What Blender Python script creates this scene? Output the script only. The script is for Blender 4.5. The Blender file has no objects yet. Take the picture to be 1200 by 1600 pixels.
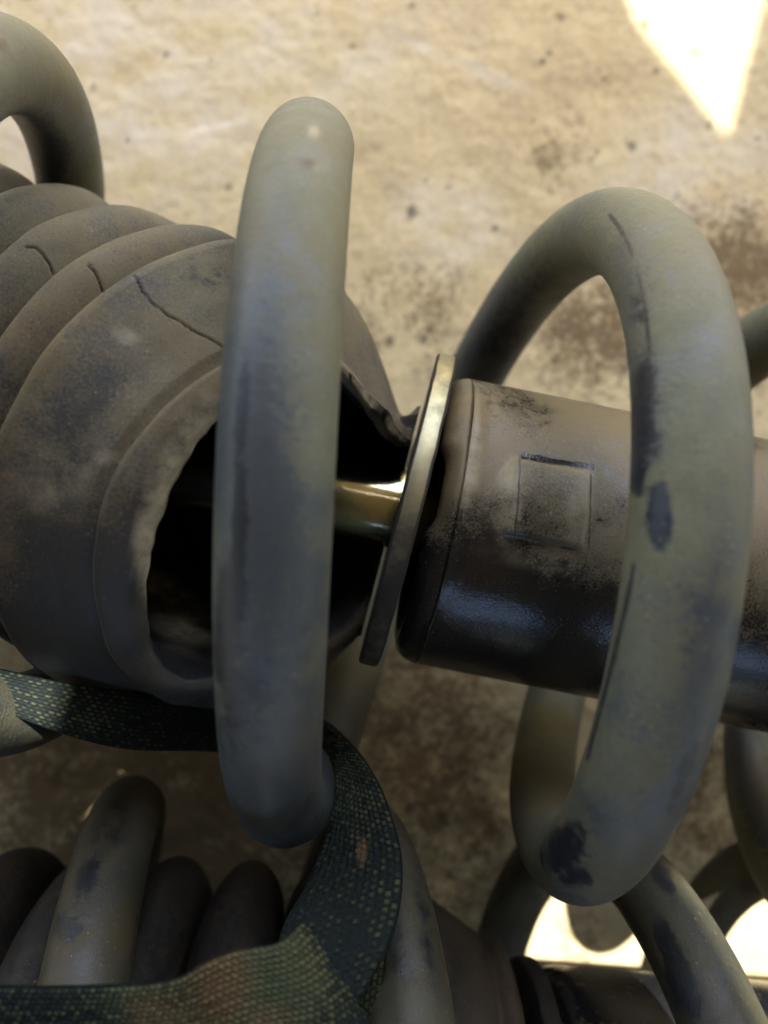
import bpy, math, random
import numpy as np
from mathutils import Matrix, Vector
C = bpy.context.scene
random.seed(4); RNG = np.random.default_rng(7)
PI = math.pi

# ------------------------------------------------------------------ camera
F = 1200.0                    # focal length in photo pixels (1200 wide)
H = 0.2205                    # height of the lens above the floor
M = Matrix.Translation((0, 0, H)) @ Matrix.Rotation(-0.036, 4, 'Y')
MR = np.array(M.to_3x3()); MT = np.array(M.translation)
def W(p): return np.asarray(p, float) @ MR.T + MT          # lens frame -> world (metres)
def at(u, v, d): return np.array([(u-600)/F*d, (800-v)/F*d, -d])
cam = bpy.data.cameras.new('camera'); camo = bpy.data.objects.new('camera', cam)
C.collection.objects.link(camo); camo.matrix_world = M; C.camera = camo
cam.sensor_fit = 'HORIZONTAL'; cam.sensor_width = 36; cam.lens = F/1200*36
cam.clip_start = 0.005; cam.clip_end = 500
cam.dof.use_dof = True; cam.dof.focus_distance = 0.128; cam.dof.aperture_fstop = 14.0

# ------------------------------------------------------------------ sky, sun, exposure
S = Vector((0.17, 0.45, 0.86)).normalized()              # towards the sun
EL = math.asin(S.z)
w = bpy.data.worlds.new('World'); C.world = w; w.use_nodes = True
nt = w.node_tree; sky = nt.nodes.new('ShaderNodeTexSky'); sky.sky_type = 'NISHITA'; sky.sun_disc = False
sky.sun_elevation = EL; sky.sun_rotation = math.atan2(S.x, S.y); sky.dust_density = 3.0; sky.air_density = 1.0
nt.links.new(sky.outputs[0], nt.nodes['Background'].inputs[0]); nt.nodes['Background'].inputs[1].default_value = 0.10
sl = bpy.data.lights.new('sun', 'SUN'); sl.energy = 2.0; sl.angle = math.radians(0.5); sl.color = (1, .985, .955)
so = bpy.data.objects.new('sun', sl); C.collection.objects.link(so)
so.rotation_euler = S.to_track_quat('Z', 'Y').to_euler(); so.location = (0, 0, 5)
C.view_settings.view_transform = 'Standard'; C.view_settings.look = 'None'; C.view_settings.gamma = 1
C.view_settings.exposure = 3.3
C.cycles.use_denoising = True; C.cycles.max_bounces = 8; C.cycles.diffuse_bounces = 5
C.cycles.sample_clamp_indirect = 6

# ------------------------------------------------------------------ numpy helpers
def hsh(ix, iy, iz, seed):
    h = (ix*374761393 + iy*668265263 + iz*2147483647 + seed*1274126177) & 0xffffffff
    h = ((h ^ (h >> 13))*1103515245) & 0xffffffff
    h = ((h ^ (h >> 16))*2654435761) & 0xffffffff
    return ((h ^ (h >> 15)) & 0xffffff)/float(0xffffff)
def vnoise(p, scale, seed=0):
    q = np.asarray(p)*scale + 1000.0; i = np.floor(q).astype(np.int64); f = q-i; f = f*f*(3-2*f)
    r = 0
    for dx in (0, 1):
        for dy in (0, 1):
            for dz in (0, 1):
                wgt = (f[:,0] if dx else 1-f[:,0])*(f[:,1] if dy else 1-f[:,1])*(f[:,2] if dz else 1-f[:,2])
                r = r + wgt*hsh(i[:,0]+dx, i[:,1]+dy, i[:,2]+dz, seed)
    return r
def fbm(p, scale, octv=4, seed=0):
    a, s, r = 1.0, 0.0, 0
    for k in range(octv):
        r = r + a*vnoise(p, scale*2**k, seed+k); s += a; a *= .5
    return r/s
def sstep(a, b, x):
    t = np.clip((x-a)/(b-a), 0, 1); return t*t*(3-2*t)
def unit(v): v = np.asarray(v, float); return v/np.linalg.norm(v)
def axis(a, e): return np.array([math.cos(e)*math.cos(a), -math.cos(e)*math.sin(a), math.sin(e)])
def frame(N):
    U = np.array([0, 0, 1.0]) - N*N[2]; U /= np.linalg.norm(U); V = np.cross(N, U)
    if V[1] > 0: V = -V
    return U, V                                            # towards the lens, down the photo
def spline(pts, n):
    P = np.asarray(pts, float); k = len(P); L = np.r_[0, np.cumsum(np.linalg.norm(np.diff(P, axis=0), axis=1))]
    m = np.zeros_like(P)
    for i in range(k):
        a, b = max(i-1, 0), min(i+1, k-1); m[i] = (P[b]-P[a])/(L[b]-L[a])
    t = np.linspace(0, L[-1], n); j = np.clip(np.searchsorted(L, t, 'right')-1, 0, k-2)
    h = (L[j+1]-L[j])[:, None]; s = ((t-L[j])[:, None])/h
    return (2*s**3-3*s**2+1)*P[j]+(s**3-2*s**2+s)*h*m[j]+(-2*s**3+3*s**2)*P[j+1]+(s**3-s**2)*h*m[j+1]
def grid_faces(nr, nc, close_c=True, close_r=False):
    r = np.arange(nr if close_r else nr-1)[:, None]; c = np.arange(nc if close_c else nc-1)[None, :]
    r2 = (r+1) % nr; c2 = (c+1) % nc
    return np.stack([r*nc+c+0*c2, r*nc+c2, r2*nc+c2, r2*nc+c+0*c2], -1).reshape(-1, 4)
def normals(V, Fc):
    n = np.cross(V[Fc[:,2]]-V[Fc[:,0]], V[Fc[:,3]]-V[Fc[:,1]]); N = np.zeros_like(V)
    for k in range(4): np.add.at(N, Fc[:,k], n)
    return N/np.maximum(np.linalg.norm(N, axis=1), 1e-12)[:, None]

# ------------------------------------------------------------------ object helpers
def thing(name, label, cat, loc, group=None):
    o = bpy.data.objects.new(name, None); C.collection.objects.link(o); o.location = loc
    o.empty_display_size = .02; o['label'] = label; o['category'] = cat
    if group: o['group'] = group
    return o
def origin(o):
    v = np.zeros(3)
    while o is not None: v = v+np.array(o.location); o = o.parent
    return v
def mesh(name, V, Fc, mat, parent=None, attrs=None, smooth=True, loc=None):
    V = np.asarray(V, float); base = origin(parent) if parent is not None else np.zeros(3)
    me = bpy.data.meshes.new(name); off = base + (np.array(loc)-base if loc is not None else 0)
    Vl = V-off
    if isinstance(Fc, np.ndarray):
        me.vertices.add(len(Vl)); me.vertices.foreach_set('co', Vl.astype(np.float32).ravel())
        n = len(Fc); me.loops.add(n*4); me.loops.foreach_set('vertex_index', Fc.astype(np.int32).ravel())
        me.polygons.add(n); me.polygons.foreach_set('loop_start', np.arange(0, n*4, 4, dtype=np.int32))
        me.polygons.foreach_set('loop_total', np.full(n, 4, np.int32)); me.update(calc_edges=True)
    else: me.from_pydata([tuple(v) for v in Vl], [], Fc); me.update()
    if attrs:
        for k, a in attrs.items():
            at_ = me.attributes.new(k, 'FLOAT', 'POINT'); at_.data.foreach_set('value', np.asarray(a, np.float32))
    me.polygons.foreach_set('use_smooth', np.full(len(me.polygons), smooth))
    me.materials.append(mat); me.validate()
    o = bpy.data.objects.new(name, me); C.collection.objects.link(o)
    if parent is not None: o.parent = parent
    if loc is not None: o.location = np.array(loc)-base
    return o

LENS = np.array(M.translation)
def topx(Vw):
    q = (Vw-LENS) @ MR; return np.stack([600+F*q[:,0]/-q[:,2], 800-F*q[:,1]/-q[:,2]], 1)
def facing(Vw, N): return np.einsum('ij,ij->i', N, LENS-Vw) > 0
def blob(px, fc, u, v, ru, rv, ang=0, soft=.5):
    """soft elliptical patch, for wear and dirt and for painted light or shade"""
    d = px-np.array([u, v]); c, s = math.cos(math.radians(ang)), math.sin(math.radians(ang))
    x = (d[:,0]*c+d[:,1]*s)/ru; y = (-d[:,0]*s+d[:,1]*c)/rv
    return (1-sstep(1-soft, 1+soft, np.hypot(x, y)))*fc
def line(px, fc, pts, wd):
    m = np.full(len(px), 1e9)
    for a, b in zip(pts[:-1], pts[1:]):
        a = np.array(a, float); b = np.array(b, float); ab = b-a
        t = np.clip(((px-a) @ ab)/(ab @ ab), 0, 1); m = np.minimum(m, np.linalg.norm(px-a-t[:, None]*ab, axis=1))
    return (1-sstep(wd*.3, wd*1.2, m))*fc

# ------------------------------------------------------------------ materials
def newmat(name):
    m = bpy.data.materials.new(name); m.use_nodes = True; return m, m.node_tree, m.node_tree.nodes['Principled BSDF']
class NT:
    def __init__(s, nt): s.nt = nt
    def n(s, t, **k):
        o = s.nt.nodes.new(t)
        for a, b in k.items(): setattr(o, a, b)
        return o
    def put(s, sock, v):
        if hasattr(v, 'is_linked') or hasattr(v, 'links'): s.nt.links.new(v, sock)
        else: sock.default_value = (*v, 1) if isinstance(v, tuple) and len(v) == 3 and sock.type == 'RGBA' else v
    def coord(s): return s.n('ShaderNodeTexCoord').outputs['Object']
    def noise(s, co, scale, det=4, rough=.55, dist=0, stretch=None):
        if stretch:
            mp = s.n('ShaderNodeMapping'); mp.inputs['Scale'].default_value = stretch; s.put(mp.inputs['Vector'], co); co = mp.outputs[0]
        o = s.n('ShaderNodeTexNoise'); s.put(o.inputs['Vector'], co); o.inputs['Scale'].default_value = scale
        o.inputs['Detail'].default_value = det; o.inputs['Roughness'].default_value = rough; o.inputs['Distortion'].default_value = dist
        return o.outputs['Fac']
    def math(s, op, a, b=0.0, clamp=False):
        o = s.n('ShaderNodeMath', operation=op, use_clamp=clamp); s.put(o.inputs[0], a); s.put(o.inputs[1], b); return o.outputs[0]
    def ramp(s, v, a, b):
        o = s.n('ShaderNodeMapRange', interpolation_type='SMOOTHSTEP'); s.put(o.inputs[0], v)
        o.inputs[1].default_value = a; o.inputs[2].default_value = b; return o.outputs[0]
    def mix(s, f, a, b):
        o = s.n('ShaderNodeMix', data_type='RGBA'); s.put(o.inputs[0], f); s.put(o.inputs[6], a); s.put(o.inputs[7], b); return o.outputs[2]
    def mixf(s, f, a, b):
        o = s.n('ShaderNodeMix', data_type='FLOAT'); s.put(o.inputs[0], f); s.put(o.inputs[2], a); s.put(o.inputs[3], b); return o.outputs[0]
    def attr(s, name): return s.n('ShaderNodeAttribute', attribute_name=name).outputs['Fac']
    def bump(s, h, strength, dist):
        o = s.n('ShaderNodeBump'); o.inputs['Strength'].default_value = strength; o.inputs['Distance'].default_value = dist
        s.put(o.inputs['Height'], h); return o.outputs[0]

def dusty_steel(name, dust, paint, worn, dustiness=.5, rough_d=.72, rough_p=.32, grain=700, bump=.4, spec=.5):
    """painted steel under a film of road dust, rubbed off where 'wear' is high"""
    m, nt, p = newmat(name); g = NT(nt); co = g.coord()
    n1 = g.noise(co, 55, 5, .6); n2 = g.noise(co, 240, 4, .65); n3 = g.noise(co, grain*2.2, 2, .7)
    film = g.math('ADD', g.math('MULTIPLY', n1, .75), g.math('MULTIPLY', n2, .35))
    film = g.math('ADD', film, g.math('MULTIPLY', g.math('SUBTRACT', n3, .5), .45))
    film = g.math('SUBTRACT', film, g.math('MULTIPLY', g.attr('thin_shade'), .45))  # a thinner film also paints the dimmer, bluer undersides
    film = g.ramp(film, .64-dustiness*.45, .94-dustiness*.45)
    nW = g.noise(co, 380, 5, .72, .6)
    wear = g.math('ADD', g.attr('wear'), g.math('MULTIPLY', g.math('SUBTRACT', nW, .5), 2.0))
    wear = g.math('MULTIPLY', g.ramp(wear, .25, .8), g.ramp(g.attr('wear'), .02, .2))
    d2 = g.mix(g.ramp(n2, .35, .7), dust, tuple(c*k for c, k in zip(dust, (.74, .76, .80))))
    d3 = g.mix(g.ramp(g.noise(co, 30, 3), .42, .66), d2, tuple(c*k for c, k in zip(dust, (1.0, .88, .76))))
    col = g.mix(g.math('MULTIPLY', film, .96), worn, d3)
    col = g.mix(wear, col, paint)
    col = g.mix(g.math('MULTIPLY', g.attr('rust'), g.ramp(n2, .3, .6)), col, (.055, .026, .016))
    col = g.mix(g.math('MULTIPLY', g.attr('pale'), g.ramp(n2, .2, .8)), col, (.36, .32, .22))
    col = g.mix(g.ramp(g.attr('crack'), .15, .8), col, (.012, .011, .010))
    col = g.mix(g.math('MULTIPLY', g.ramp(n3, .36, .27), .45), col, paint)
    speck = g.ramp(n3, .66, .74)
    col = g.mix(g.math('MULTIPLY', speck, .25), col, (.40, .36, .28))
    nt.links.new(col, p.inputs['Base Color'])
    fr = g.math('MULTIPLY', film, g.math('SUBTRACT', 1.0, wear))
    nt.links.new(g.mixf(fr, rough_p, rough_d), p.inputs['Roughness'])
    p.inputs['Specular IOR Level'].default_value = spec
    h = g.math('ADD', g.math('MULTIPLY', n3, .5), g.math('SUBTRACT', n2, g.math('MULTIPLY', wear, .3)))
    nt.links.new(g.bump(h, bump, .0004), p.inputs['Normal'])
    return m
MAT_SPRING = dusty_steel('dusty_spring_paint', rough_p=.42, dust=(.113, .112, .064), paint=(.009, .012, .018), worn=(.043, .051, .055), dustiness=.70)
MAT_SPRING2 = dusty_steel('grimy_spring_paint', (.046, .041, .018), (.009, .011, .013), (.028, .028, .022), .62, rough_p=.45)
MAT_TUBE = dusty_steel('dusty_black_tube_paint', (.125, .104, .056), (.008, .009, .011), (.014, .013, .012), .72, rough_d=.6, rough_p=.20, grain=1100, bump=.25)
MAT_BOOT = dusty_steel('dusty_black_rubber', (.132, .114, .070), (.010, .010, .011), (.037, .036, .032), .66, rough_d=.85, rough_p=.55, grain=900, spec=.3)
def metal(name, c1, c2, rough, grime):
    m, nt, p = newmat(name); g = NT(nt); co = g.coord(); n1 = g.noise(co, 130, 5, .65); n2 = g.noise(co, 900, 3, .6)
    k = g.math('ADD', g.attr('wear'), g.math('MULTIPLY', g.math('SUBTRACT', n1, .5), .8))
    k = g.ramp(k, .3, .8)
    nt.links.new(g.mix(k, g.mix(n2, c1, c2), grime), p.inputs['Base Color'])
    nt.links.new(g.mixf(k, 1.0, .55), p.inputs['Metallic'])
    nt.links.new(g.math('ADD', g.math('MULTIPLY', n1, .15), g.mixf(k, rough, rough+.25)), p.inputs['Roughness'])
    nt.links.new(g.bump(n2, .12, .0002), p.inputs['Normal']); return m
MAT_BOOT2 = dusty_steel('shaded_black_rubber', (.06, .048, .03), (.012, .012, .013), (.022, .02, .016), .5, rough_d=.85, rough_p=.6, grain=900, spec=.25)  # darker copy of the boot rubber, lower-left shade put into its colour
MAT_ROD = metal('zinc_plated_rod', (.52, .52, .36), (.44, .44, .29), .07, (.10, .09, .04))
MAT_WASHER = metal('yellow_zinc_washer', (.34, .32, .20), (.24, .22, .15), .34, (.035, .03, .025))

def strap_mat():
    m, nt, p = newmat('dusty_navy_webbing'); g = NT(nt); co = g.coord()
    n1 = g.noise(co, 70, 4, .6); n2 = g.noise(co, 2200, 2, .6)
    h = g.attr('thread')
    k = g.math('ADD', g.math('MULTIPLY', h, .75), g.math('MULTIPLY', g.math('SUBTRACT', n1, .5), .9))
    k = g.math('ADD', k, g.attr('dust'))
    k = g.ramp(k, .34, 1.20)
    col = g.mix(k, (.006, .0095, .009), g.mix(g.ramp(n1, .4, .6), (.066, .066, .026), (.046, .056, .028)))
    col = g.mix(g.attr('rust'), col, (.11, .065, .03))
    nt.links.new(col, p.inputs['Base Color']); p.inputs['Roughness'].default_value = .8
    nt.links.new(g.bump(n2, .7, .0004), p.inputs['Normal'])
    p.inputs['Specular IOR Level'].default_value = .15
    return m
MAT_STRAP = strap_mat()

def floor_mat():
    m, nt, p = newmat('stained_concrete'); g = NT(nt); co = g.coord()
    n1 = g.noise(co, 9, 6, .6); n2 = g.noise(co, 60, 6, .68); n3 = g.noise(co, 420, 4, .7); n4 = g.noise(co, 1500, 2, .6)
    base = g.mix(g.ramp(n1, .35, .65), (.47, .378, .205), (.42, .318, .158))
    base = g.mix(g.math('MULTIPLY', g.ramp(n2, .45, .72), .55), base, (.30, .235, .14))
    base = g.mix(g.math('MULTIPLY', g.ramp(n3, .52, .68), .26), base, (.22, .17, .10))
    base = g.mix(g.math('MULTIPLY', g.ramp(n3, .50, .30), .22), base, (.56, .47, .31))
    base = g.mix(g.math('MULTIPLY', g.attr('pale'), g.ramp(n2, .3, .65)), base, (.60, .54, .43))
    k = g.math('ADD', g.attr('stain_shade'), g.math('MULTIPLY', g.math('SUBTRACT', n3, .5), 1.5))
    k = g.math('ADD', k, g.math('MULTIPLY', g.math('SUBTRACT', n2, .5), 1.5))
    k = g.math('MULTIPLY', g.ramp(k, .22, 1.0), g.ramp(g.attr('stain_shade'), .02, .25))
    base = g.mix(g.math('MULTIPLY', g.ramp(n4, .56, .72), .1), base, (.20, .15, .085))
    base = g.mix(g.math('MULTIPLY', g.ramp(n4, .44, .28), .15), base, (.60, .53, .38))
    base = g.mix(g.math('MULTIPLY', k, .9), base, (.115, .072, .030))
    base = g.mix(g.math('MULTIPLY', g.attr('speck'), .85), base, (.05, .038, .022))
    nt.links.new(base, p.inputs['Base Color']); p.inputs['Roughness'].default_value = .86
    p.inputs['Specular IOR Level'].default_value = .3
    h = g.math('ADD', n3, g.math('MULTIPLY', n4, .5))
    nt.links.new(g.bump(h, .22, .0005), p.inputs['Normal']); return m
MAT_FLOOR = floor_mat()
def plain(name, c, r=.8):
    m, nt, p = newmat(name); g = NT(nt); n = g.noise(g.coord(), 3, 4)
    nt.links.new(g.mix(n, c, tuple(x*.8 for x in c)), p.inputs['Base Color']); p.inputs['Roughness'].default_value = r; return m
MAT_SHADE_PANEL = plain('shade_panel_board', (.10, .08, .06))

# ------------------------------------------------------------------ floor (one sheet to the horizon)
def lin(far, a, b, n): return np.r_[[-f for f in far][::1], np.linspace(a, b, n), far[::-1]]
far = [80, 25, 8, 3, 1.2, .6, .35]
xs = lin(far, -.21, .21, 430); ys = lin(far, -.25, .25, 510)
X, Y = np.meshgrid(xs, ys); fv = np.stack([X.ravel(), Y.ravel(), np.zeros(X.size)], 1)
fpx = topx(fv); one = np.ones(len(fv)); near = (np.abs(fv[:,0]) < .22) & (np.abs(fv[:,1]) < .26)
st = np.zeros(len(fv)); pale = np.zeros(len(fv))
n_big = fbm(fv, 22, 4, 3)
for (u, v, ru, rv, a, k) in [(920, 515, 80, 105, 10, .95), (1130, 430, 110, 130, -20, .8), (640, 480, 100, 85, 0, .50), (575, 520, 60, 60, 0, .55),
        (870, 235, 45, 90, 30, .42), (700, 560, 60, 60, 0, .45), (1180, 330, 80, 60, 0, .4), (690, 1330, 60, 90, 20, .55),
        (280, 1250, 380, 190, 0, 1.3), (650, 1240, 170, 260, 0, .95), (1080, 1250, 140, 120, 0, 1.0), (660, 1080, 40, 40, 0, .35), (900, 1480, 40, 70, 10, .45), (1150, 620, 40, 60, 0, .35), (950, 130, 60, 40, 0, .22),  # the big low patches also paint the shade on the floor
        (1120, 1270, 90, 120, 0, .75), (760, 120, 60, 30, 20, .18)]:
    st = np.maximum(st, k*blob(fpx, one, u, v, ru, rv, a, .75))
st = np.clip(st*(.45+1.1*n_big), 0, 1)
for (u, v, ru, rv, a, k) in [(150, 120, 300, 200, 0, .5), (420, 60, 260, 120, 0, .4), (250, 205, 90, 16, -8, .7), (330, 195, 60, 7, -8, .8), (700, 90, 110, 12, 22, .7), (1080, 260, 120, 90, 0, .5), (700, 350, 80, 70, 0, .5)]:
    pale = np.maximum(pale, k*blob(fpx, one, u, v, ru, rv, a, .7))
speck = np.zeros(len(fv))
def spot(u, v, r, k=1.0):
    global speck
    sel = np.where(near & (np.abs(fpx[:,0]-u) < 60) & (np.abs(fpx[:,1]-v) < 60))[0]
    d = np.linalg.norm(fpx[sel]-np.array([u, v]), axis=1)+(fbm(fv[sel], 500, 2, 9)-.5)*r*1.6
    speck[sel] = np.maximum(speck[sel], k*(1-sstep(r*.4, r*1.3, d)))
for s in [(143, 134, 5), (258, 82, 6), (200, 218, 5), (643, 330, 9), (774, 355, 5), (645, 7, 5), (1085, 80, 8), (1110, 192, 6), (1158, 28, 5), (1008, 38, 8), (988, 225, 10), (940, 330, 4), (875, 25, 8), (860, 80, 6), (945, 120, 6), (850, 95, 5), (610, 530, 8), (662, 530, 9), (740, 540, 7), (1185, 215, 5), (355, 290, 5), (205, 40, 4), (700, 290, 5), (665, 280, 5), (640, 700, 6), (1025, 110, 6), (1060, 105, 5), (1070, 50, 5), (690, 1280, 10), (650, 1120, 8), (702, 1370, 8), (720, 1210, 8), (640, 1265, 9)]:
    spot(*s, k=.9)
for _ in range(260):
    u, v = random.uniform(0, 1200), random.uniform(0, 1600); bias = .35+.65*(u > 520)
    if random.random() < bias: spot(u, v, random.uniform(1.2, 4.0), random.uniform(.4, .9))
z = (fbm(fv, 90, 4, 21)-.5)*.0012*near + (fbm(fv, 600, 2, 31)-.5)*.0004*near
fv[:,2] = z-.0006
fl = mesh('floor', fv, grid_faces(len(ys), len(xs), False), MAT_FLOOR, attrs={'stain_shade': st, 'pale': pale, 'speck': speck})
fl['kind'] = 'structure'

# ------------------------------------------------------------------ added unseen panel that shades the scene, gaps cut to place sunlight
RZ = 0.6
def add_shade_panel():
    rx0, rx1, ry0, ry1 = -4.0, 4.0, -5.0, 0.55
    off = np.array([S.x, S.y])*(RZ/S.z)
    def hole(pts): return [np.array(p)[:2]+off for p in pts]
    gaps = [hole([W(at(u, v, H))for u, v in g]) for g in (
        [(800, 1388), (1300, 1372), (1300, 1600), (800, 1600)],
        [(1004, 20), (1150, 196), (1214, -60), (1214, -400), (820, -400)],
        [(78, 1192), (190, 1196), (176, 1254), (78, 1262)])]+[[np.array(p) for p in ((-1.4, -1.25), (-1.4, -.80), (.9, -.80), (.9, -1.25))]]
    import bmesh
    from mathutils.geometry import tessellate_polygon
    outer = [(rx0, ry0), (rx1, ry0), (rx1, ry1), (rx0, ry1)]
    loops = [[Vector((x, y, 0)) for x, y in outer]]+[[Vector((x, y, 0)) for x, y in g] for g in gaps]
    tris = tessellate_polygon(loops); pts = [p for l in loops for p in l]
    bm = bmesh.new(); lo = [bm.verts.new((p.x, p.y, RZ)) for p in pts]
    for t in tris:
        try: bm.faces.new([lo[i] for i in t])
        except ValueError: pass
    bmesh.ops.recalc_face_normals(bm, faces=bm.faces)
    r = bmesh.ops.extrude_face_region(bm, geom=list(bm.faces))
    for v in [g for g in r['geom'] if isinstance(g, bmesh.types.BMVert)]: v.co.z += .0015
    bmesh.ops.recalc_face_normals(bm, faces=bm.faces)
    me = bpy.data.meshes.new('shade_panel'); bm.to_mesh(me); me.materials.append(MAT_SHADE_PANEL)
    o = bpy.data.objects.new('shade_panel', me); C.collection.objects.link(o); o['kind'] = 'structure'
add_shade_panel()

# ------------------------------------------------------------------ shape builders (lens frame in, world out)
def lathe(Cc, N, prof, nseg=128, refine=None):
    """surface of revolution: prof is (along, radius) pairs"""
    U, V = frame(N); th = np.arange(nseg)*2*PI/nseg
    s = np.array([p[0] for p in prof]); r = np.array([p[1] for p in prof])
    P = np.asarray(Cc)+s[:, None, None]*N+r[:, None, None]*(np.cos(th)[None, :, None]*U+np.sin(th)[None, :, None]*V)
    return P.reshape(-1, 3), grid_faces(len(prof), nseg)[:, ::-1].copy(), np.repeat(s, nseg), np.tile(th, len(prof))
def outward(Vw, Fc, inner_pt=None):
    n = normals(Vw, Fc); c = Vw.mean(0) if inner_pt is None else inner_pt
    return Fc if np.sum(np.einsum('ij,ij->i', n, Vw-c)) > 0 else Fc[:, ::-1].copy()
def helix(p, t):
    cx, cy, d, ai, ae, R, pit, ph = p
    A = axis(ai, ae); U, V = frame(A)
    return np.array([cx, cy, -d])+np.outer(t/(2*PI)*pit, A)+R*(np.outer(np.cos(t+ph), U)+np.outer(np.sin(t+ph), V))
def wire(p, r, t0, t1, per=200, nseg=40, bend=None):
    n = int((t1-t0)/(2*PI)*per); t = np.linspace(t0, t1, n); P = helix(p, t)+(bend(t) if bend else 0); A = axis(p[3], p[4])
    T = np.gradient(P, axis=0); T /= np.linalg.norm(T, axis=1)[:, None]
    ax_pt = np.array([p[0], p[1], -p[2]])+np.outer((P-np.array([p[0], p[1], -p[2]])) @ A, A)
    N = P-ax_pt; N /= np.linalg.norm(N, axis=1)[:, None]; B = np.cross(T, N)
    rr = np.full(n, r)
    th = np.arange(nseg)*2*PI/nseg
    caps = []
    V = P[:, None, :]+rr[:, None, None]*(np.cos(th)[None, :, None]*N[:, None, :]+np.sin(th)[None, :, None]*B[:, None, :])
    V[0] = P[0]; V[-1] = P[-1]      # closed ends
    V = np.concatenate([V[:1], (P[0]+(V[1]-P[1]))[None], V[1:-1], (P[-1]+(V[-2]-P[-2]))[None], V[-1:]], 0)
    nr = V.shape[0]
    return V.reshape(-1, 3), grid_faces(nr, nseg), np.repeat(np.r_[t[0], t[0], t[1:-1], t[-1], t[-1]], nseg)
def zero(n): return np.zeros(n)

# ------------------------------------------------------------------ the upper strut
K = 1.04
UP = [-.0148*K, .0072*K, .1475*K, .252, -.037, .0556*K, .0515*K, .0098]
t1 = thing('shock_absorber', 'upper shock absorber, dusty grey spring round a rubber boot pulled askew off its rod', 'shock absorber', W([-.03, .008, -.2195]), 'old shock absorbers lying on the concrete')
def bend(t):                                               # the old spring is no longer a perfect helix
    g = lambda c, w_: np.exp(-((t-c)/w_)**2)[:, None]
    return g(1.5, .8)*np.array([.0012, -.0032, 0])+g(-.85, .7)*np.array([-.0018, .0008, 0])+g(.45, .5)*np.array([.0010, 0, 0])+g(2.15*PI, .9)*np.array([-.0004, 0, 0])+g(2.6*PI, .5)*np.array([-.0016, .0010, 0])
V, Fc, tt = wire(UP, .0074, -4.6*PI, 4.9*PI, 420, 72, bend); V = W(V); Fc = outward(V, Fc)
n = normals(V, Fc); px = topx(V); fc = facing(V, n).astype(float)
front = fc*((V-LENS) @ MR @ np.array([0, 0, -1]) < .168)
wear = zero(len(V)); crack = zero(len(V)); rust = zero(len(V)); pl = zero(len(V))
for b in [(378, 650, 9, 100, 4, 1.3, .7), (374, 830, 12, 130, 2, 1.15, .7), (362, 950, 24, 80, 0, 1.0, .8), (350, 1020, 18, 60, 0, 1.1, .8), (375, 1090, 45, 100, 0, .75, .9), (470, 1260, 30, 60, 10, .5, .9), (470, 1010, 22, 130, 2, .28, .8),
          (1002, 660, 22, 100, 4, 1.0, .8), (998, 740, 12, 40, 4, 1.0, .7), (1024, 690, 20, 60, 0, .6, .9), (1030, 805, 22, 54, 0, 1.0, .5), (1008, 590, 20, 40, 0, .7, .8), (1180, 1230, 34, 130, -18, 1.0, .6), (995, 480, 16, 60, -12, .5, .7), (1022, 450, 14, 40, -12, .4, .7), (880, 1330, 34, 40, 20, 1.0, .8), (900, 1300, 18, 20, 0, .7, .6), (900, 1370, 30, 20, 0, .8, .5),
          (1075, 1190, 12, 40, 22, .75, .5), (1055, 1245, 8, 40, 22, .7, .5), (1010, 1265, 40, 40, 0, .32, .8), (1085, 990, 20, 40, 20, .3, .8),
          (445, 1290, 70, 45, 0, .35, .8), (60, 190, 26, 40, 0, .55, .8), (80, 240, 30, 40, 0, .9, .6), (830, 440, 60, 26, -48, .6, .8), (790, 530, 40, 60, 30, .7, .8), (835, 1150, 26, 60, 0, .4, .8)]:
    k = b[5]; wear = np.maximum(wear, k*blob(px, fc if b[0] in (60, 80, 830, 790, 835) else fc if b[0] == 1180 else front, *b[:5], b[6]))
crack = np.maximum(crack, line(px, front, [(950, 330), (978, 370), (995, 410), (1008, 470), (1013, 540), (1012, 620)], 3.2))
crack = np.maximum(crack, line(px, front, [(990, 885), (975, 960), (958, 1030), (938, 1110), (918, 1185)], 4.2))
rust = np.maximum(rust, blob(px, front, 482, 252, 13, 10, 0, .5)); rust = np.maximum(rust, .8*blob(px, fc, 2, 65, 9, 14, 0, .5))
pl = np.maximum(pl, .55*blob(px, front, 490, 205, 9, 12, 0, .6)); pl = np.maximum(pl, .4*blob(px, front, 500, 262, 12, 6, 0, .6))  # first pale spot is a painted highlight on the coil top
th_ = zero(len(V))  # dimmer, bluer light on the lower coil, painted by thinning the dust
for b in [(400, 950, 60, 420, 0, .55, .8), (430, 1200, 120, 230, 0, .62, .9), (365, 700, 30, 260, 3, .55, .9), (470, 1000, 40, 160, 2, .5, .9), (1000, 520, 26, 150, -5, .4, .9), (1120, 1000, 40, 300, 10, .3, .9), (1090, 1180, 40, 120, 25, .5, .9), (60, 220, 60, 60, 0, .6, .9), (800, 520, 90, 80, 30, .7, .9)]:
    th_ = np.maximum(th_, b[5]*blob(px, fc, *b[:5], b[6]))
ao = dict(wear=wear, crack=crack, rust=rust, pale=pl, thin_shade=th_)
mesh('coil_spring', V, Fc, MAT_SPRING, t1, ao)

TA = axis(.197, -.012); TC = np.array([(800-600)/F*.1534, (800-836)/F*.1534, -.1534])     # tube axis
TU, TV = frame(TA); TR = .0284
def prep(V, Fc):
    n = normals(V, Fc); return topx(V), facing(V, n).astype(float)
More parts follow.
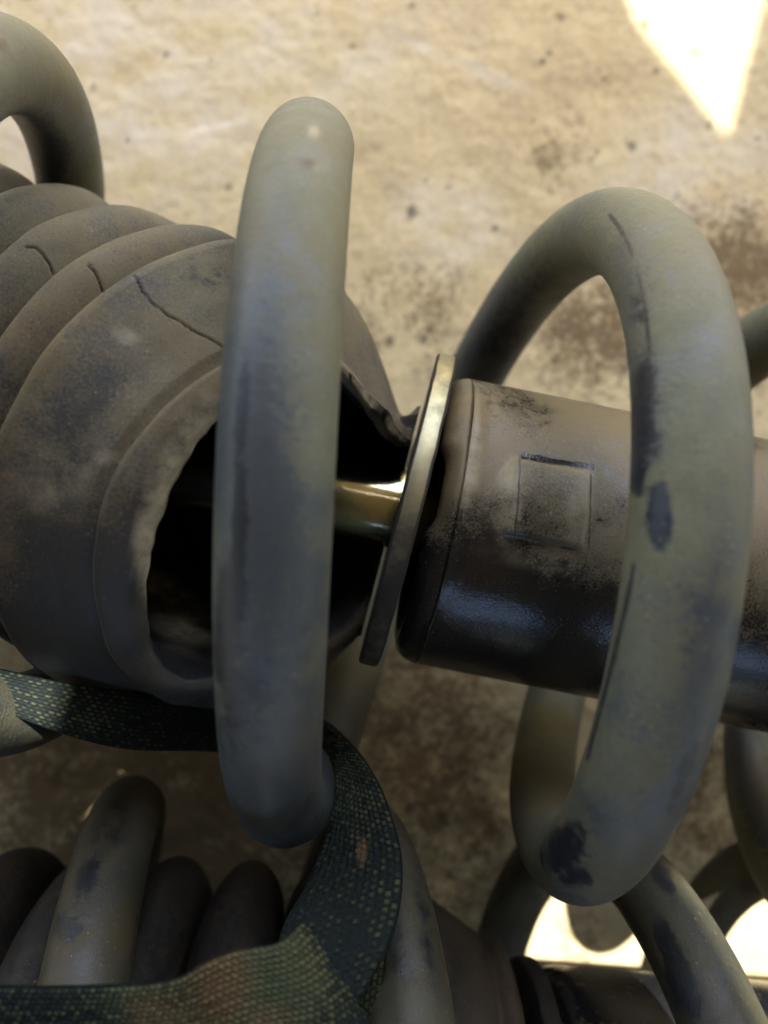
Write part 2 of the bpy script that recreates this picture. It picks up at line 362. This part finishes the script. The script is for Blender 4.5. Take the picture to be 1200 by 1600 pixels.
# damper tube: dense skin, rolled end, stamped square, bead
def tube(Cc, N, r, s0, s1, stamp, name, mat, parent, wears=()):
    sfine = np.linspace(s0+.004, s0+.034, 110) if stamp else np.linspace(s0+.004, s0+.034, 14)
    prof = [(s0+.0042, r*.30), (s0+.0036, r*.62), (s0+.0022, r*.72), (s0+.0006, r*.80), (s0, r*.86)]
    prof += [(s0+.0045*(1-math.cos(a)), r*.86+r*.14*math.sin(a)) for a in np.linspace(.15, PI/2, 9)]
    prof += [(s, r) for s in sfine[1:]]+[(s, r) for s in np.linspace(s0+.037, s1, 12)]+[(s1, r*.5), (s1, .0001)]
    nseg = 400 if stamp else 96
    V, Fc, s, th = lathe(Cc, N, prof, nseg); U, Vv = frame(N)
    thc = (th+PI) % (2*PI)-PI
    if stamp:
        rad = np.cos(th)[:, None]*U+np.sin(th)[:, None]*Vv
        outer_ = np.linalg.norm(V-Cc-s[:, None]*N, axis=1) > r*.97
        a0 = s-s0
        # raised square pad: ramp on its left side, crisp edges on the others
        yy = thc*r; cy, hw = -.0064, .0068
        e = .0008
        q_ = np.clip((yy-cy)/hw, -1, 1)
        inside = np.clip((hw-np.abs(yy-cy))/e, 0, 1)
        x0 = .0092+.0032*q_**2
        ramp_l = np.clip((a0-x0)/(.0130-x0), 0, 1)*np.clip((.0256-a0)/.0008, 0, 1)
        dr = inside*ramp_l*(.0017-.0005*q_**2-.0007*np.clip((a0-.013)/.012, 0, 1))
        # bead next to the rolled end
        dr = dr+.0006*np.exp(-((a0-.0052)/.0016)**2)*sstep(1.0, .5, np.abs(thc+.26))
        # worn notch in the end face
        notch = np.exp(-((thc+.20)/.27)**8)*sstep(.0048, .0, a0)
        V = V+outer_[:, None]*rad*dr[:, None]
        V = V+(notch*.0014)[:, None]*N
        dr_n = (fbm(V, 160, 3, 5)-.5)*.0001
        V = V+rad*(dr_n*outer_)[:, None]
    V = W(V); Fc = outward(V, Fc); px, fc = prep(V, Fc)
    wv = zero(len(V))
    for b in wears: wv = np.maximum(wv, b[5]*blob(px, fc, *b[:5], b[6]))
    cr = zero(len(V)); pl = zero(len(V)); th_ = zero(len(V))
    if stamp:
        th_ = np.maximum(th_, 1.0*blob(px, fc, 830, 1030, 420, 140, 11, .75)); th_ = np.maximum(th_, .35*blob(px, fc, 760, 860, 120, 60, 14, .9)); th_ = np.maximum(th_, .8*blob(px, fc, 1180, 1090, 120, 70, 10, .9))  # underside shading painted in by thinning the dust
        for ln, wd in (([(813, 712), (810, 780), (803, 842)], 2.2), ([(924, 735), (920, 858)], 1.8), ([(803, 842), (850, 853), (916, 860)], 1.6)):
            cr = np.maximum(cr, .8*line(px, fc, ln, wd))
        wv = np.maximum(wv, line(px, fc, [(818, 712), (870, 722), (922, 730)], 7))
        pl = np.maximum(pl, .55*blob(px, fc, 795, 785, 22, 62, 4, .5)); pl = np.maximum(pl, .6*blob(px, fc, 737, 730, 13, 60, 6, .6))  # pad's left facet and bead paled: light on them is painted
        pl = np.maximum(pl, .3*blob(px, fc, 905, 790, 20, 60, 6, .6)); pl = np.maximum(pl, .25*blob(px, fc, 860, 880, 90, 14, 10, .6))
    return mesh(name, V, Fc, mat, parent, dict(wear=wv, crack=cr, rust=zero(len(V)), pale=pl, thin_shade=th_))
EL_S = ((651-800)/F*.1534)/TA[0]                          # end of the tube along its axis
tube(TC, TA, TR, EL_S+.0005, .16, True, 'damper_tube', MAT_TUBE, t1,
     [(820, 640, 60, 26, 12, .5, .9), (840, 690, 50, 18, 12, .3, .9), (870, 825, 40, 16, 10, .36, .9), (945, 820, 25, 22, 0, .38, .9), (800, 850, 70, 20, 12, .45, .8),
      (890, 885, 60, 16, 12, .4, .9)])
# rod
V, Fc, s, th = lathe(TC+np.array([0, .0008, 0]), TA, [(EL_S+.004, .0081)]+[(EL_S-x, .0081) for x in np.linspace(-.002, .08, 40)]+[(EL_S-.082, .0001)], 96)
V = W(V); Fc = outward(V, Fc); mesh('piston_rod', V, Fc, MAT_ROD, t1, dict(wear=1.0*(s > EL_S-.0035)))  # stretch behind the washer darkened to paint the gap's shade
# washer
WC = at(636, 797, .1534); WA = axis(.252, .012)
prof = [(-.0019, .0074), (-.0019, .0306), (-.0017, .0311), (-.0013, .0313), (0, .03135), (.0013, .0313), (.0017, .0311), (.0019, .0306), (.0019, .0074), (-.0019, .0074)]
V, Fc, s, th = lathe(WC, WA, prof, 192)
r_ = np.linalg.norm(V-WC-((V-WC) @ WA)[:, None]*WA, axis=1)
V = V+((fbm(V, 300, 2, 4)-.5)*.0002)[:, None]*WA
V = W(V); Fc = outward(V, Fc); px, fc = prep(V, Fc)
wv = .36+.36*sstep(770, 850, px[:,1]); wv = np.maximum(wv, .95*(s < -.0015)); wv = np.maximum(wv, .95*(s > .0015)); wv = np.maximum(wv, .4*sstep(640, 590, px[:,1]))
mesh('bump_washer', V, Fc, MAT_WASHER, t1, dict(wear=np.clip(wv, 0, 1)))

# rubber boot: bent bellows, open flared end
def boot(path, name, mat, parent, rings, scale, clamp=None, seg=900, wears=(), cracks=(), lip=True):
    """path(s) -> centre, axis (lens frame); s = 0 at the last crest"""
    sp = .0174*scale; rc = .0482*scale; rv = rc-.0140*scale; prof = []
    for s in np.r_[np.linspace(-rings*sp, -3*sp, (rings-3)*22+1)[:-1], np.linspace(-3*sp, 0, 3*64+1)]:
        c = abs((s/sp+.5) % 1-.5)*2; prof.append((s, rv+(rc-rv)*math.sqrt(max(1-c*c, 0))))
    sc = scale
    prof = [(-rings*sp-.002, .012)]+prof
    prof += [(.0015*sc, rc*.992), (.0030*sc, rc*.972), (.0050*sc, rc*.945), (.0080*sc, rc*.905), (.0115*sc, rc*.865), (.0150*sc, rc*.82), (.0180*sc, rc*.785), (.0188*sc, rc*.760), (.0196*sc, rc*.744), (.0204*sc, rc*.752),
             (.0214*sc, rc*.776), (.0228*sc, rc*.776), (.0243*sc, rc*.728), (.0250*sc, rc*.705), (.0252*sc, rc*.678), (.0250*sc, rc*.650), (.0243*sc, rc*.632), (.0230*sc, rc*.622)]
    prof += [(s*sc, rc*k) for s, k in ((.018, .63), (.010, .66), (0, .70), (-.02, .70), (-.06, .70), (-.0605, .01))]
    if cracks:                                             # dense rows on the collar so that the splits in it are real grooves
        i1 = max(i for i, q in enumerate(prof) if q[1] >= rc*.99); i2 = i1+9
        a = np.array(prof[i1:i2]); d_ = np.r_[0, np.cumsum(np.linalg.norm(np.diff(a, axis=0), axis=1))]; x = np.linspace(0, d_[-1], 70)
        prof = prof[:i1]+[(float(p), float(q)) for p, q in zip(np.interp(x, d_, a[:,0]), np.interp(x, d_, a[:,1]))]+prof[i2:]
    th = np.arange(seg)*2*PI/seg; rows = []
    for s, r in prof:
        Cc, N = path(s); U, Vv = frame(N)
        rows.append(Cc+r*(np.cos(th)[:, None]*U+np.sin(th)[:, None]*Vv))
    V = np.concatenate(rows); s = np.repeat([p[0] for p in prof], seg); r = np.repeat([p[1] for p in prof], seg); T = np.tile(th, len(prof))
    C0 = np.concatenate([np.repeat(path(p[0])[0][None], seg, 0) for p in prof]); rad = V-C0; rad /= np.linalg.norm(rad, axis=1)[:, None]
    V = V+rad*((fbm(V, 45, 3, 8)-.5)*.0022*scale)[:, None]
    if cracks:  # the mouth sags at the far upper side
        kk = sstep(.001*sc, .016*sc, s)*np.exp(-((T-1.47*PI)/.50)**2); inner = (np.arange(len(s)) >= len(s)-10*seg); V = V-rad*(kk*np.where(inner, .0030, .0080))[:, None]
        kb = sstep(.010*sc, .021*sc, s)*np.exp(-((T-1.20*PI)/.34)**4); V = V+(kb*.0130)[:, None]*np.array([.25, 1.0, 0])
    if lip:   # ragged inner edge of the torn mouth
        k = sstep(.0205*sc, .0240*sc, s)*(r < rc*.74)
        V = V-rad*(k*(.0010*np.sin(3*T+1.1)+(fbm(V, 120, 3, 12)-.5)*.0035))[:, None]
        N0 = path(.024*sc)[1]
        V = V+((sstep(.018*sc, .025*sc, s)*(r < rc*.80)*(fbm(V, 70, 3, 17)-.5)*.005)[:, None])*N0
    if clamp is not None:
        c0, n0, lim = clamp; a = (V-c0) @ n0
        over = np.maximum(a-lim, 0); V = V-(over*.985)[:, None]*n0
        soft = np.exp(-np.clip(lim-a, 0, 1)/.002)*(over == 0)*.0006; V = V-soft[:, None]*n0
    Vw = W(V); Fc = outward(Vw, grid_faces(len(prof), seg)); px, fc = prep(Vw, Fc)
    wv, cr, pl, ru = zero(len(V)), zero(len(V)), zero(len(V)), zero(len(V))
    for b in wears: wv = np.maximum(wv, b[5]*blob(px, fc, *b[:5], b[6]))
    for ln, wd in cracks: cr = np.maximum(cr, line(px, fc*(s > -2.6*sp), ln, wd))
    th_ = zero(len(V))
    if cracks:
        for b in ((190, 960, 200, 170, 20, .85, .9), (120, 640, 34, 130, 25, .2, .9), (210, 900, 14, 110, 5, .9, .8), (240, 1050, 200, 70, 5, .9, .9)): th_ = np.maximum(th_, b[5]*blob(px, fc, *b[:5], b[6]))  # dark bluish shade of the lower boot, painted as thinner dust
        th_ = th_*(1-.9*line(px, fc, [(335, 640), (285, 710), (248, 780), (232, 850), (240, 910), (285, 985)], 30))
    wv = np.where((r < rc*.628) & (s > -.001) | (np.arange(len(s)) > len(s)-7*seg) & (r > 0), 2.2, wv)          # inside wall set black, without the film
    if cracks:
        nn = normals(Vw, Fc); Vw = Vw-nn*(cr*.0004)[:, None]
        for b in ((60, 745, 55, 50, -30, .35, .8), (90, 760, 60, 30, -25, .4, .7), (195, 525, 22, 12, 20, .5, .6), (165, 715, 18, 12, 0, .5, .7), (280, 985, 28, 28, 30, .9, .6), (175, 850, 8, 7, 0, .6, .6)):
            pl = np.maximum(pl, b[5]*blob(px, fc, *b[:5], b[6]))
        pl = np.maximum(pl, 1.25*line(px, fc, [(335, 640), (285, 710), (248, 780), (232, 850), (240, 910), (270, 970), (290, 985)], 28))
        ru = np.maximum(ru, .2*blob(px, fc, 15, 740, 40, 80, 20, .7)); ru = np.maximum(ru, .1*blob(px, fc, 300, 600, 150, 90, -10, .8))
    return mesh(name, Vw, Fc, mat, parent, dict(wear=wv, crack=cr*.75, rust=ru, pale=pl, thin_shade=th_))
BS = .955; A0 = np.array([-.0327, .0049, -.157])*BS
def make_path(C0, a0, e0, da, de, sp, fmax=1.2, kmin=-6):
    h = .0005; S_ = np.arange(-.16, .06, h)
    def ang(s):
        k = s/sp; k = max(min(k, fmax), kmin)
        return axis(a0-da*k, e0-de*k)
    i0 = int(np.argmin(np.abs(S_))); P = np.zeros((len(S_), 3)); P[i0] = C0
    for i in range(i0, len(S_)-1): P[i+1] = P[i]+h*ang(S_[i]+h/2)
    for i in range(i0, 0, -1): P[i-1] = P[i]-h*ang(S_[i]-h/2)
    def path(s):
        x = np.clip((s-S_[0])/h, 0, len(S_)-1.001); i = int(x); f = x-i
        return P[i]*(1-f)+P[i+1]*f, ang(s)
    return path
BP = make_path(A0, .483, .568, -.0551, -.1418, .0174*BS, .8, -4.2)
boot(BP, 'dust_boot', MAT_BOOT, t1, 6, BS, clamp=(WC, WA, -.0026),
     wears=[(330, 430, 60, 30, 10, .4, .8), (240, 450, 30, 14, 30, .3, .8)],
     cracks=[([(214, 436), (222, 455), (236, 472), (262, 493), (278, 500), (300, 516), (326, 528), (350, 543)], 1.7), ([(138, 414), (150, 428), (156, 442), (161, 458)], 2.2), ([(40, 386), (54, 386), (68, 399), (78, 414), (84, 430)], 2.0)])

# ------------------------------------------------------------------ the lower strut
LO = [-.0450, -.1208, .1562, .0944, -.0365, .0554, .0524, .0737]
t2 = thing('shock_absorber', 'lower shock absorber with grimy olive spring, partly hidden under the webbing strap', 'shock absorber', W([-.045, -.121, -.2195]), 'old shock absorbers lying on the concrete')
V, Fc, tt = wire(LO, .0071, -3.2*PI, 7.4*PI); V = W(V); Fc = outward(V, Fc)
px, fc = prep(V, Fc); wear = zero(len(V))
fr = fc*((V-LENS) @ MR @ np.array([0, 0, -1]) < .185)
for b in [(135, 1370, 20, 34, 15, .9, .5), (165, 1290, 40, 60, 15, .45, .8), (105, 1450, 24, 24, 0, 1.0, .4), (190, 1250, 40, 40, 0, .5, .8), (665, 1450, 12, 120, -8, .6, .7), (620, 1470, 20, 120, -8, .5, .8),
          (1045, 1480, 18, 50, -25, 1.0, .5), (1065, 1540, 22, 60, -20, 1.0, .5), (1035, 1370, 16, 30, -25, .8, .5), (1130, 1540, 12, 60, -20, .5, .7)]:
    wear = np.maximum(wear, b[5]*blob(px, fr, *b[:5], b[6]))
mesh('coil_spring', V, Fc, MAT_SPRING2, t2, dict(wear=wear, crack=zero(len(V)), rust=zero(len(V)), pale=zero(len(V))))
LA = axis(.0944, -.0365); LC = np.array([-.0450, -.1208, -.1562])
def along(x): return (x-LC[0])/LA[0]
tube(LC, LA, .0300, along(.0325), along(.20), False, 'damper_tube', MAT_TUBE, t2, [(1000, 1560, 400, 60, 2, .9, .6)])
V, Fc, s, th = lathe(LC, LA, [(along(.034), .0064), (along(-.05), .0064), (along(-.051), .0001)], 48)
V = W(V); Fc = outward(V, Fc); mesh('piston_rod', V, Fc, MAT_ROD, t2, dict(wear=zero(len(V))))
V, Fc, s, th = lathe(LC+LA*along(.0295), LA, prof, 128); V = W(V); Fc = outward(V, Fc)
mesh('bump_washer', V, Fc, MAT_WASHER, t2, dict(wear=np.full(len(V), .8)))
LP = make_path(LC+LA*along(.000), .0944, -.0365, 0, 0, .0174*BS)
boot(LP, 'dust_boot', MAT_BOOT2, t2, 7, .955, lip=False, seg=240, wears=[(300, 1450, 500, 200, 0, .5, .6)])

# ------------------------------------------------------------------ webbing strap
st_ = thing('webbing_strap', 'dusty dark woven strap looped round the upper spring, folded over at bottom left', 'strap', W(at(540, 1350, .13)))
def ribbon(name, ea, eb, cw, cl, dust, rustspots=(), thick=.0016):
    """woven band between two edge curves; every crossing of the weave is a raised bump"""
    n = 1200; A = spline(ea, n); B = spline(eb, n)
    Lm = np.sum(np.linalg.norm(np.diff((A+B)/2, axis=0), axis=1)); wd = np.median(np.linalg.norm(A-B, axis=1))
    nl = int(Lm/cl); nw = max(int(wd/cw), 6); k = 6
    NU, NV = nl*k+1, nw*k+1
    ii = np.linspace(0, n-1, NU); i0 = np.minimum(ii.astype(int), n-2); f = (ii-i0)[:, None]
    A = A[i0]*(1-f)+A[i0+1]*f; B = B[i0]*(1-f)+B[i0+1]*f
    v = np.linspace(0, 1, NV)
    P = A[:, None]*(1-v[None, :, None])+B[:, None]*v[None, :, None]
    du = np.gradient(P, axis=0); dv = np.gradient(P, axis=1); N = np.cross(du, dv); N /= np.maximum(np.linalg.norm(N, axis=2), 1e-12)[..., None]
    if np.mean(np.einsum('ijk,ijk->ij', N, -P)) < 0: N = -N
    gu = np.arange(NU)[:, None]/k; gv = np.arange(NV)[None, :]/k
    cu, cv = np.floor(gu), np.floor(gv)
    gs = gu+.5*(cv % 2); cu = np.floor(gs)
    h = np.abs(np.sin(PI*gs))**.4*np.abs(np.sin(PI*gv))**.4
    edge = np.minimum(gv, nw-gv); roll = 1-np.exp(-edge/.8)
    jit = vnoise(np.stack([cu+0*cv, cv+0*cu, 0*cu+0*cv], -1).reshape(-1, 3)*1.0, 1.0, 5).reshape(NU, NV)
    top = P+N*(h*(.00018+.00026*jit)+thick*.5*np.sqrt(np.clip(roll, 0, 1))-thick*.2)[..., None]
    bot = P-N*(h*.0003+thick*.5*np.sqrt(np.clip(roll, 0, 1))-thick*.2)[..., None]
    full = np.concatenate([top, bot[:, ::-1]], 1); nc = full.shape[1]
    hv = h**1.6*(.25+.95*jit); hh = np.concatenate([hv, hv[:, ::-1]], 1).ravel()
    Vw = W(full.reshape(-1, 3)); Fc = grid_faces(NU, nc); 
    nn = normals(Vw, Fc)
    if np.mean(np.einsum('ij,ij->i', nn.reshape(NU, nc, 3)[:, 3:NV-3].reshape(-1, 3), (N @ MR.T)[:, 3:NV-3].reshape(-1, 3))) < 0: Fc = Fc[:, ::-1].copy()
    px, fc = prep(Vw, Fc); dd = zero(len(Vw)); ru = zero(len(Vw))
    for b in dust: dd = np.maximum(dd, b[5]*blob(px, 1, *b[:5], b[6]))
    for b in rustspots: ru = np.maximum(ru, b[5]*blob(px, 1, *b[:5], b[6]))
    return mesh(name, Vw, Fc, MAT_STRAP, st_, dict(thread=hh, dust=dd, rust=ru))
def pts(l): return [at(*p) for p in l]
ribbon('strap_loop',
  pts([(-140, 1010, .134), (-60, 1030, .132), (0, 1045, .131), (100, 1066, .133), (220, 1082, .140), (330, 1090, .150), (420, 1090, .158), (504, 1124, .155), (560, 1176, .146), (590, 1221, .139), (612, 1277, .132), (627, 1337, .126), (626, 1405, .120), (609, 1472, .115), (575, 1540, .111), (545, 1600, .108), (520, 1650, .106)]),
  pts([(-140, 1050, .134), (-60, 1075, .132), (0, 1107, .131), (110, 1150, .133), (200, 1170, .139), (330, 1174, .150), (420, 1185, .158), (500, 1172, .158), (521, 1199, .152), (524, 1232, .145), (515, 1292, .138), (500, 1337, .132), (474, 1394, .126), (443, 1450, .120), (425, 1520, .114), (420, 1580, .110), (420, 1650, .108)]),
  .00078, .00125, [(560, 1230, 60, 110, -20, .35, .8), (100, 1100, 100, 40, 10, .3, .8), (620, 1380, 40, 120, 0, .18, .8)], [(566, 1330, 8, 18, 5, .6, .6)])
ribbon('strap_tail',
  pts([(470, 1440, .108), (436, 1472, .104), (366, 1486, .102), (317, 1506, .101), (280, 1527, .101), (227, 1537, .101), (122, 1541, .101), (0, 1541, .101), (-100, 1530, .102)]),
  pts([(600, 1640, .108), (560, 1660, .104), (480, 1680, .102), (430, 1690, .101), (370, 1700, .101), (300, 1710, .101), (160, 1720, .101), (0, 1720, .101), (-100, 1710, .102)]),
  .00070, .00095, [(420, 1530, 110, 110, 0, .75, .8), (300, 1570, 140, 70, 0, .6, .8), (80, 1580, 200, 60, 0, .12, .8)], [(345, 1540, 45, 60, 10, .6, .8), (250, 1590, 50, 30, 20, .45, .8), (420, 1600, 40, 30, 0, .4, .8)])  # dust amounts also paint the lit fold and the shadowed left part
ribbon('strap_end',
  pts([(606, 1440, .126), (602, 1500, .124), (596, 1560, .122), (588, 1640, .120)]),
  pts([(560, 1440, .128), (556, 1500, .126), (548, 1560, .124), (540, 1640, .122)]),
  .00085, .0011, [(580, 1540, 90, 120, 0, .5, .8)])
